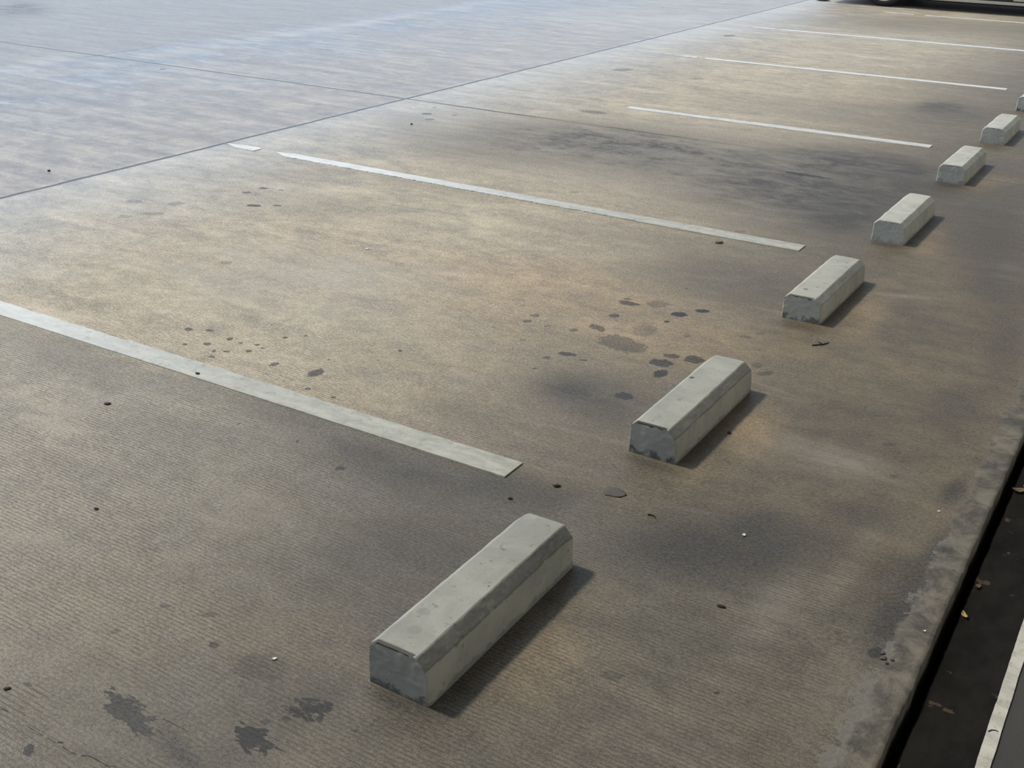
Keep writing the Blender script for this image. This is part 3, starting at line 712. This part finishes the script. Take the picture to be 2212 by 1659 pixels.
def wheel_stop(xc, y0, y1, h, seed, chamfer_dark, end_dark, spots, label, lightened=0.0):
    o_root = None
    P = dense(PROFILE); n = len(P)
    L = y1-y0; m = int(L/0.006)
    bm = bmesh.new(); lp_ = bm.verts.layers.float.new('lightened'); ld = bm.verts.layers.float.new('dirt_tone'); lk_ = bm.verts.layers.float.new('dirt_tone_k')
    rings = []
    def addv(x, y, z, d, k):
        q = Vector((x*18, y*18, z*18+seed*3))
        amp = 0.0016 if z > 0.004 else 0.0
        nx = mnoise.noise(q)*amp + mnoise.noise(q*4)*amp*0.45
        v = bm.verts.new((x+nx, y, max(0.0, z + (mnoise.noise(q+Vector((7, 0, 0)))*amp*0.7 if z > 0.05 else 0))))
        v[ld] = d; v[lk_] = k; v[lp_] = lightened + (0.45 if abs(abs(y)-L/2) < 1e-6 else 0.75*(1-lightened*0.6) if x > 0.0675 else 0.0)  # sides and ends painted lighter as if lit; far stops cleaner plus painted sheen
        return v
    for j in range(m+1):
        t = j/m; y = -L/2 + L*t
        e = min(j, m-j)*0.006
        rnd = 0.004*max(0, 1-e/0.012)**2
        far = max(0.0, 1-(L/2-y)/0.04)                      # the far end is worn lower
        ring = []
        for (x, z) in P:
            zz = z*h/0.11; sx = 1 - rnd/0.075
            if z > 0.06: zz -= rnd*0.5 + 0.006*far*far*(1 if seed < 8 else .4)
            # darker right chamfer, grime at the foot, dark line along the near top edge
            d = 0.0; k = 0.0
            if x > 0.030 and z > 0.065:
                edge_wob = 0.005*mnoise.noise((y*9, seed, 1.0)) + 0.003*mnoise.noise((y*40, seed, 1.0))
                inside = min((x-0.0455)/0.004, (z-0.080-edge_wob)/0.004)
                d = max(-0.2, min(0.6, inside)); k = chamfer_dark
            if z < 0.02: d = max(d, 0.75-z/0.02*0.6); k = max(k, 0.45)
            if j <= 1 and z > 0.085 and x < 0.042: d = max(d, 0.9); k = max(k, end_dark)
            for (sx0, sy0, sr, sk) in spots:
                if z > 0.1:
                    dd = 1-math.hypot(x-sx0, (y-sy0))/sr
                    if dd > 0: d = max(d, min(0.6, 0.3+dd)); k = sk
            ring.append(addv(x*sx, y, zz, d, k))
        rings.append(ring)
    for r0, r1 in zip(rings[:-1], rings[1:]):
        for i in range(n-1): bm.faces.new((r0[i], r0[i+1], r1[i+1], r1[i]))
    # end faces: fill between left and right halves as horizontal rows
    for ring, yy_, dk in ((rings[0], -L/2, end_dark), (rings[-1], L/2, 0.3)):
        rows = []; NZ, NC = 16, 22
        zt = max(v.co.z for v in ring)
        # simple fan-free grid: offset copies of the outline shrunk to the centre line
        cx, cz = 0.0, 0.05
        prev = ring
        for s in (0.985, 0.95, 0.90, 0.80, 0.62, 0.42, 0.2):
            cur = []
            for v in ring:
                x = cx+(v.co.x-cx)*s; z = cz+(v.co.z-cz)*s
                if v.co.z < 1e-5: z = v.co.z if abs(v.co.x) > 0.07 else z
                z = max(z, 0.0)
                d = 0.0
                zb = 0.022+0.010*mnoise.noise((x*40, seed, 3.0))
                d = max(d, min(0.50, 0.3+(zb-z)/0.02))
                wob = 0.5+mnoise.noise((x*55, seed, 8.0))
                zo = float(np.interp(x, UPX, UPZ))*h/0.11
                top = (zo-z)/((0.003+0.006*wob)*(1.0 if x < 0.03 else 0.45))
                if top < 1.0: d = max(d, 1.0-0.3*top)
                ww = bm.verts.new((x, yy_+0.0012*mnoise.noise((x*60, z*60, seed)), z)); ww[ld] = d; ww[lk_] = dk; ww[lp_] = lightened + 0.45
                cur.append(ww)
            for i in range(n-1): bm.faces.new((prev[i], prev[i+1], cur[i+1], cur[i]))
            prev = cur
        bm.faces.new(prev)
    bm.normal_update()
    o = obj('wheel_stop', bm, M_STOP)
    o.location = (xc, (y0+y1)/2, 0)
    tag(o, label, 'wheel stop', 'concrete wheel stops in a row along the bays')
    return o
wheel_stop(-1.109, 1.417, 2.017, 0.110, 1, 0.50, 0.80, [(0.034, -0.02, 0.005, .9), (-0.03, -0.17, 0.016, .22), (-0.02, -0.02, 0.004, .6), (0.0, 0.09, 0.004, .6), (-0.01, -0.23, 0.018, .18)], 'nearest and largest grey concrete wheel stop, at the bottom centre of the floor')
wheel_stop(-1.113, 2.614, 3.211, 0.101, 2, 0.42, 0.9, [(-0.045, 0.07, 0.0085, .95), (-0.01, -0.10, 0.007, .4)], 'concrete wheel stop with a small brown spot on its top', lightened=0.15)
wheel_stop(-1.109, 3.908, 4.500, 0.096, 3, 0.22, 0.75, [(-0.02, -0.21, 0.011, .7), (0.01, -0.16, 0.007, .6), (0.015, 0.20, 0.008, .6)], 'concrete wheel stop just in front of the second nearest bay line end', lightened=0.35)
wheel_stop(-1.099, 5.100, 5.700, 0.099, 4, 0.12, 0.25, [], 'pale topped wheel stop just beyond the second nearest bay line end', lightened=0.8)
wheel_stop(-1.102, 6.415, 7.004, 0.100, 5, 0.12, 0.40, [(0.03, -0.06, 0.010, .7)], 'wheel stop just right of the third nearest bay line end', lightened=1.0)
wheel_stop(-1.104, 7.625, 8.200, 0.100, 6, 0.10, 0.35, [], 'small distant pale wheel stop just beyond the third nearest bay line end', lightened=1.0)
wheel_stop(-1.104, 8.93, 9.53, 0.100, 7, 0.15, 0.80, [], 'farthest wheel stop, cut off by the right edge of the frame', lightened=1.0)

# ------------------------------------------------------------------ parked car (only its lower near side shows)
M_BODY = plain('dark_maroon_paint', (0.050, 0.016, 0.014), 0.5)
M_TRIM = plain('pale_sill_trim', (0.50, 0.46, 0.36), 0.45)
M_RUB = plain('black_rubber', (0.012, 0.013, 0.015), 0.8)
M_RIM = plain('pale_gold_alloy', (0.55, 0.47, 0.30), 0.35, 0.6)
M_GLASS = plain('dark_window_glass', (0.02, 0.025, 0.03), 0.08)
M_LAMP = plain('red_lamp_lens', (0.35, 0.02, 0.02), 0.2)
M_BLACK = plain('black_plastic', (0.02, 0.02, 0.02), 0.6)
YC = 16.45; YN = 15.60
car = empty('parked_car', (-2.70, YC, 0), 'dark red car parked at the top right, only its wheel and pale sill in view', 'car')
def carpart(name, bm, mat, parent=None, smooth=False):
    o = obj(name, bm, mat, None, smooth)
    me = o.data
    for v in me.vertices: v.co -= Vector((-2.70, YC, 0))
    o.parent = parent or car
    return o
def side_loft(outline, y_levels):
    """outline: closed list of (x, z); y_levels: list of (y, inset)"""
    bm = bmesh.new(); rings = []
    cx = sum(p[0] for p in outline)/len(outline); cz = sum(p[1] for p in outline)/len(outline)
    for y, ins in y_levels:
        rings.append([bm.verts.new((x+(cx-x)*ins*0.4, y, z+(cz-z)*ins)) for x, z in outline])
    for r0, r1 in zip(rings[:-1], rings[1:]):
        for i in range(len(outline)):
            j = (i+1) % len(outline); bm.faces.new((r0[i], r0[j], r1[j], r1[i]))
    bm.faces.new(rings[0]); bm.faces.new(rings[-1][::-1])
    return bm
WX = (-3.92, -1.42)
def arch(cx, r, z0, a0=180, a1=0, k=12):
    out = []
    for i in range(k+1):
        a = math.radians(a0+(a1-a0)*i/k); out.append((cx+r*math.cos(a), max(z0, 0.30+r*math.sin(a))))
    return out
low = [(-4.66, 0.30), (-4.60, 0.19)] + [(-4.28, 0.19)] + arch(WX[0], 0.34, 0.19) + [(-3.50, 0.19), (-1.84, 0.19)] + arch(WX[1], 0.34, 0.19) + [(-1.02, 0.19), (-0.72, 0.22), (-0.66, 0.32),
       (-0.68, 0.62), (-0.80, 0.74), (-1.70, 0.86), (-3.95, 0.90), (-4.58, 0.84), (-4.68, 0.62)]
carpart('body', side_loft(low, [(YN+0.0, 0.06), (YN+0.03, 0.0), (YC, 0.0), (2*YC-YN-0.03, 0.0), (2*YC-YN, 0.06)]), M_BODY)
cab = [(-4.20, 0.88), (-3.72, 1.30), (-3.40, 1.40), (-2.50, 1.40), (-2.20, 1.32), (-1.62, 0.86)]
carpart('cabin', side_loft(cab, [(YN+0.10, 0.05), (YN+0.16, 0.0), (2*YC-YN-0.16, 0.0), (2*YC-YN-0.10, 0.05)]), M_BODY)
for nm, pts in (('side_window', [(-3.95, 0.93), (-3.62, 1.27), (-3.05, 1.31), (-3.05, 0.93)]), ('side_window', [(-2.98, 0.93), (-2.98, 1.31), (-2.50, 1.30), (-2.22, 1.24), (-1.85, 0.93)])):
    bm = bmesh.new()
    f = [bm.verts.new((x, YN+0.095, z)) for x, z in pts]; b = [bm.verts.new((x, YN+0.125, z)) for x, z in pts]
    bm.faces.new(f); bm.faces.new(b[::-1])
    for i in range(len(pts)): bm.faces.new((f[i], f[(i+1) % len(pts)], b[(i+1) % len(pts)], b[i]))
    carpart(nm, bm, M_GLASS)
bm = bmesh.new(); v = bx(bm, -3.56, -1.78, YN-0.012, YN+0.05, 0.122, 0.158); bmesh.ops.bevel(bm, geom=bm.edges[:], offset=0.008, segments=2, affect='EDGES'); carpart('sill_trim', bm, M_TRIM)
bm = bmesh.new(); bx(bm, -3.52, -1.82, YN+0.004, YN+0.06, 0.155, 0.195); carpart('sill_shadow_gap', bm, M_BLACK)
bm = bmesh.new(); v = bx(bm, -2.34, -1.78, YN-0.006, YN+0.05, 0.172, 0.196); bmesh.ops.bevel(bm, geom=bm.edges[:], offset=0.006, segments=2, affect='EDGES'); carpart('door_trim', bm, M_TRIM)
bm = bmesh.new(); bx(bm, -4.52, -0.80, YN+0.18, 2*YC-YN-0.18, 0.09, 0.34); carpart('underbody', bm, M_BLACK)
bm = bmesh.new(); v = bx(bm, -4.74, -4.30, YN+0.02, 2*YC-YN-0.02, 0.185, 0.50); bmesh.ops.bevel(bm, geom=bm.edges[:], offset=0.03, segments=3, affect='EDGES'); carpart('bumper', bm, M_BODY)
bm = bmesh.new(); v = bx(bm, -1.00, -0.60, YN+0.02, 2*YC-YN-0.02, 0.20, 0.48); bmesh.ops.bevel(bm, geom=bm.edges[:], offset=0.03, segments=3, affect='EDGES'); carpart('bumper', bm, M_BODY)
for yy0 in (YN+0.03, 2*YC-YN-0.33):
    bm = bmesh.new(); bx(bm, -4.70, -4.55, yy0, yy0+0.30, 0.62, 0.78); carpart('lamp', bm, M_LAMP)
def ring_profile(bm, prof, seg=48):
    rings = []
    for (r, y) in prof:
        rings.append([bm.verts.new((r*math.cos(2*math.pi*i/seg), y, r*math.sin(2*math.pi*i/seg))) for i in range(seg)])
    for r0, r1 in zip(rings[:-1], rings[1:]):
        for i in range(seg): bm.faces.new((r0[i], r0[(i+1) % seg], r1[(i+1) % seg], r1[i]))
    return rings
for wx in WX:
    for wy, sg in ((YN+0.005, 1), (2*YC-YN-0.005, -1)):
        loc = Vector((wx, wy, 0.300))
        bm = bmesh.new()
        ring_profile(bm, [(0.232, sg*0.03), (0.240, sg*0.004), (0.262, 0.0), (0.285, sg*0.008), (0.298, sg*0.025), (0.300, sg*0.05), (0.300, sg*0.15), (0.292, sg*0.18), (0.24, sg*0.19)])
        for v in bm.verts: v.co += loc
        ty = carpart('tyre', bm, M_RUB, smooth=True)
        bm = bmesh.new()
        rr = ring_profile(bm, [(0.236, sg*0.010), (0.230, sg*0.006), (0.215, sg*0.010), (0.205, sg*0.05), (0.05, sg*0.06)])
        bm.faces.new(rr[-1])
        for s in range(5):
            a = s*2*math.pi/5 + 0.31
            vs = bx(bm, 0.03, 0.218, -0.012, 0.012, -0.026, 0.026)
            bmesh.ops.translate(bm, vec=(0, sg*0.028, 0), verts=vs)
            bmesh.ops.rotate(bm, cent=(0, 0, 0), matrix=Matrix.Rotation(a, 3, 'Y'), verts=vs)
        r2 = ring_profile(bm, [(0.055, sg*0.03), (0.05, sg*0.012), (0.002, sg*0.010)], 20)
        for v in bm.verts: v.co += loc
        carpart('rim', bm, M_RIM, ty)

# ------------------------------------------------------------------ small litter
rng = random.Random(4)
M_WHITE = plain('white_scrap_paper', (0.80, 0.80, 0.78), 0.7)
M_DARK = plain('dark_grit', (0.030, 0.027, 0.024), 0.9)
M_RED = plain('dark_red_husk', (0.060, 0.012, 0.012), 0.6)
M_PEB = plain('brown_stone', (0.20, 0.16, 0.13), 0.8, scale=60)
M_YEL = plain('yellow_dead_leaf', (0.42, 0.34, 0.12), 0.6, scale=60)
M_DRY = plain('dry_brown_leaf', (0.15, 0.11, 0.07), 0.7, scale=60)
M_BLOB = plain('grey_mortar_dab', (0.100, 0.097, 0.092), 0.95, scale=120)
M_TWIG = plain('black_twig', (0.022, 0.019, 0.017), 0.9)

def pebble(name, x, y, z, rx, ry, h, mat, label, cat, group=None, rot=0.0, seed=0):
    bm = bmesh.new()
    bmesh.ops.create_icosphere(bm, subdivisions=3, radius=1.0)
    for v in bm.verts:
        q = v.co*1.6 + Vector((seed*3.1, 0, 0)); k = 1 + 0.28*mnoise.noise(q)
        v.co = Vector((v.co.x*rx*k, v.co.y*ry*k, (v.co.z*0.5+0.5)*h*k))
    zm = min(v.co.z for v in bm.verts)
    for v in bm.verts: v.co.z -= zm
    o = obj(name, bm, mat, None, True); o.location = (x, y, z); o.rotation_euler.z = rot
    return tag(o, label, cat, group)

def leaf(name, x, y, z, ln, wd, curl, mat, label, cat, rot, group=None, n=10):
    """cupped leaf blade with a midrib crease, 0.6 mm thick, resting on its rim"""
    bm = bmesh.new(); top = []; bot = []
    for i in range(n+1):
        t = i/n; w = wd*0.5*math.sin(math.pi*min(1, t*0.96+0.02))**0.7
        rt_, rb = [], []
        for s in (-1, -0.5, 0, 0.5, 1):
            zz = curl*(abs(s)**1.5)*0.6 + curl*(2*t-1)**2*0.7
            px = (t-0.5)*ln; py = s*w + 0.1*wd*mnoise.noise((t*4, s, x*9))
            rt_.append(bm.verts.new((px, py, zz+0.0006))); rb.append(bm.verts.new((px, py, zz)))
        top.append(rt_); bot.append(rb)
    for a, b, flip in ((top, top, 0), (bot, bot, 1)):
        for i in range(n):
            for j in range(4):
                f = (a[i][j], a[i+1][j], a[i+1][j+1], a[i][j+1])
                bm.faces.new(f[::-1] if flip else f)
    rim = [(i, 0) for i in range(n+1)] + [(n, j) for j in range(1, 5)] + [(i, 4) for i in range(n-1, -1, -1)] + [(0, j) for j in range(3, 0, -1)]
    for p_, q_ in zip(rim, rim[1:]+rim[:1]):
        bm.faces.new((top[p_[0]][p_[1]], top[q_[0]][q_[1]], bot[q_[0]][q_[1]], bot[p_[0]][p_[1]]))
    zm = min(v.co.z for v in bm.verts)
    for v in bm.verts: v.co.z -= zm
    o = obj(name, bm, mat, None, True); o.location = (x, y, z); o.rotation_euler.z = rot
    return tag(o, label, cat, group)

def twig(name, x, y, z, pts, r, mat, label, cat, group=None):
    bm = bmesh.new()
    for chain in pts:
        prev = None
        for i, (px, py) in enumerate(chain):
            d = Vector((chain[min(i+1, len(chain)-1)][0]-chain[max(i-1, 0)][0], chain[min(i+1, len(chain)-1)][1]-chain[max(i-1, 0)][1], 0)).normalized()
            sd = Vector((-d.y, d.x, 0)); rr = r*(1-0.5*i/len(chain))
            ring = [bm.verts.new(Vector((px, py, r)) + sd*rr*math.cos(a) + Vector((0, 0, rr*math.sin(a)))) for a in [k*math.pi/3 for k in range(6)]]
            if prev:
                for k in range(6): bm.faces.new((prev[k], prev[(k+1) % 6], ring[(k+1) % 6], ring[k]))
            else: bm.faces.new(ring)
            prev = ring
        bm.faces.new(prev[::-1])
    o = obj(name, bm, mat, None, True); o.location = (x, y, z)
    return tag(o, label, cat, group)

GW = 'white scraps on the floor'; GD = 'dark grit scattered on the floor'
leaf('paper_scrap', -1.393, 1.363, 0, 0.012, 0.007, 0.003, M_WHITE, 'tiny white scrap on the round brown stain left of the nearest wheel stop', 'scrap', 0.6, GW)
leaf('paper_scrap', -0.741, 2.368, 0, 0.011, 0.009, 0.003, M_WHITE, 'tiny white scrap on the dark stain between the nearest wheel stop and the slab edge', 'scrap', 1.9, GW)
leaf('paper_scrap', -0.353, 2.764, 0, 0.008, 0.006, 0.002, M_WHITE, 'white speck on the dark patch beside the slab edge', 'scrap', 0.2, GW)
leaf('paper_scrap', -0.261, 2.214, 0, 0.006, 0.005, 0.002, M_WHITE, 'white speck lying right on the slab edge band', 'scrap', 0.9, GW)
leaf('paper_scrap', -2.974, 3.671, 0, 0.020, 0.014, 0.003, M_WHITE, 'white scrap alone on the pale floor in the middle of the second bay', 'scrap', 0.3, GW)
pebble('stone', -1.735, 4.649, 0, 0.020, 0.011, 0.010, M_PEB, 'small brown stone just in front of the second bay line, near its end', 'stone', None, 0.5, 2)
pebble('husk', -2.659, 1.999, 0, 0.011, 0.007, 0.006, M_RED, 'dark red husk left on the floor in front of the nearest bay line', 'husk', None, 0.4, 3)
pebble('grit_lump', -1.257, 2.322, 0, 0.011, 0.006, 0.006, M_DARK, 'black lump just right of the nearest bay line end', 'grit', GD, 0.5, 4)
pebble('grit_lump', -1.327, 2.196, 0, 0.007, 0.004, 0.005, M_DARK, 'black crumb just below the nearest bay line end', 'grit', GD, 0.1, 5)
pebble('grit_lump', -0.985, 2.883, 0, 0.006, 0.006, 0.007, M_DARK, 'black crumb in the shadow of the second wheel stop', 'grit', GD, 0.9, 6)
pebble('grit_lump', -2.593, 2.308, 0.0042, 0.008, 0.006, 0.004, M_DARK, 'dark crumb lying on the nearest bay line', 'grit', GD, 0.2, 7)
pebble('grit_lump', -1.775, 1.003, 0, 0.007, 0.004, 0.004, M_DARK, 'black crumb at the left frame edge just above the crack', 'grit', GD, 0.9, 8)
pebble('grit_lump', -2.187, 1.565, 0, 0.006, 0.005, 0.004, M_DARK, 'black crumb alone on the ribbed floor at the far lower left', 'grit', GD, 0.1, 9)
pebble('grit_lump', -5.209, 3.763, 0, 0.009, 0.007, 0.008, M_DARK, 'dark lump just beyond the long floor joint at the left', 'grit', GD, 0.5, 10)
pebble('grit_lump', -4.38, 5.908, 0, 0.009, 0.007, 0.007, M_DARK, 'dark lump in front of the crossing of the two floor joints', 'grit', GD, 0.5, 11)
pebble('grit_lump', -4.749, 15.757, 0, 0.10, 0.03, 0.02, M_DARK, 'dark flat lump on the floor left of the parked car', 'grit', GD, 0.1, 12)
pebble('grit_lump', -0.674, 2.052, 0, 0.011, 0.004, 0.005, M_DARK, 'black crumb right of the nearest wheel stop, on the ribbed floor', 'grit', GD, 0.1, 13)
pebble('mortar_dab', -1.112, 2.379, 0, 0.030, 0.024, 0.0022, M_BLOB, 'flat round grey dab stuck to the dark floor between the two nearest wheel stops', 'mortar', None, 0.3, 14)
twig('twig', -0.975, 2.323, 0, [[(-0.012, 0.0), (-0.004, 0.004), (0.006, 0.003), (0.012, -0.003)]], 0.0020, M_TWIG, 'short curved black twig behind the nearest wheel stop', 'twig', 'twigs')
twig('twig', -0.965, 3.725, 0, [[(-0.03, -0.03), (0.0, 0.0), (0.012, 0.03)], [(0.0, 0.0), (-0.02, 0.012)]], 0.0022, M_TWIG, 'thin forked twig in front of the third wheel stop', 'twig', 'twigs')
twig('twig', -0.073, 2.001, -0.0315, [[(-0.008, -0.006), (-0.003, 0.002), (0.004, 0.005), (0.009, 0.004)]], 0.0011, M_TWIG, 'tiny curved twig on the off-white strip at the bottom right', 'twig', 'twigs')
leaf('leaf', -0.203, 2.374, -0.035, 0.026, 0.012, 0.006, M_YEL, 'small yellow leaf in the dark channel beside the slab edge', 'leaf', 2.1, 'dead leaves in the channel')
leaf('leaf', -0.197, 3.064, -0.035, 0.040, 0.022, 0.009, M_DRY, 'dry brown leaf in the channel, highest up at the right frame edge', 'leaf', 0.5, 'dead leaves in the channel')
leaf('leaf', -0.180, 3.090, -0.035, 0.034, 0.020, 0.012, M_DRY, 'curled dark leaf cut by the right frame edge beside the dry brown leaf', 'leaf', 1.6, 'dead leaves in the channel')
leaf('leaf', -0.200, 2.512, -0.035, 0.020, 0.010, 0.007, M_DRY, 'small curled brown leaf in the channel just above the yellow leaf', 'leaf', 1.2, 'dead leaves in the channel')
for i in range(7):
    a = i*0.9
    pebble('mortar_crumb', -0.311+0.018*math.cos(a*2.3)*(i/7), 2.067+0.022*math.sin(a*1.7)*(i/6), 0, 0.004+0.001*(i % 3), 0.004, 0.004, M_BLOB, 'loose mortar crumb in the small pile on the slab edge band', 'crumb', 'mortar crumbs on the slab edge', a, 20+i)
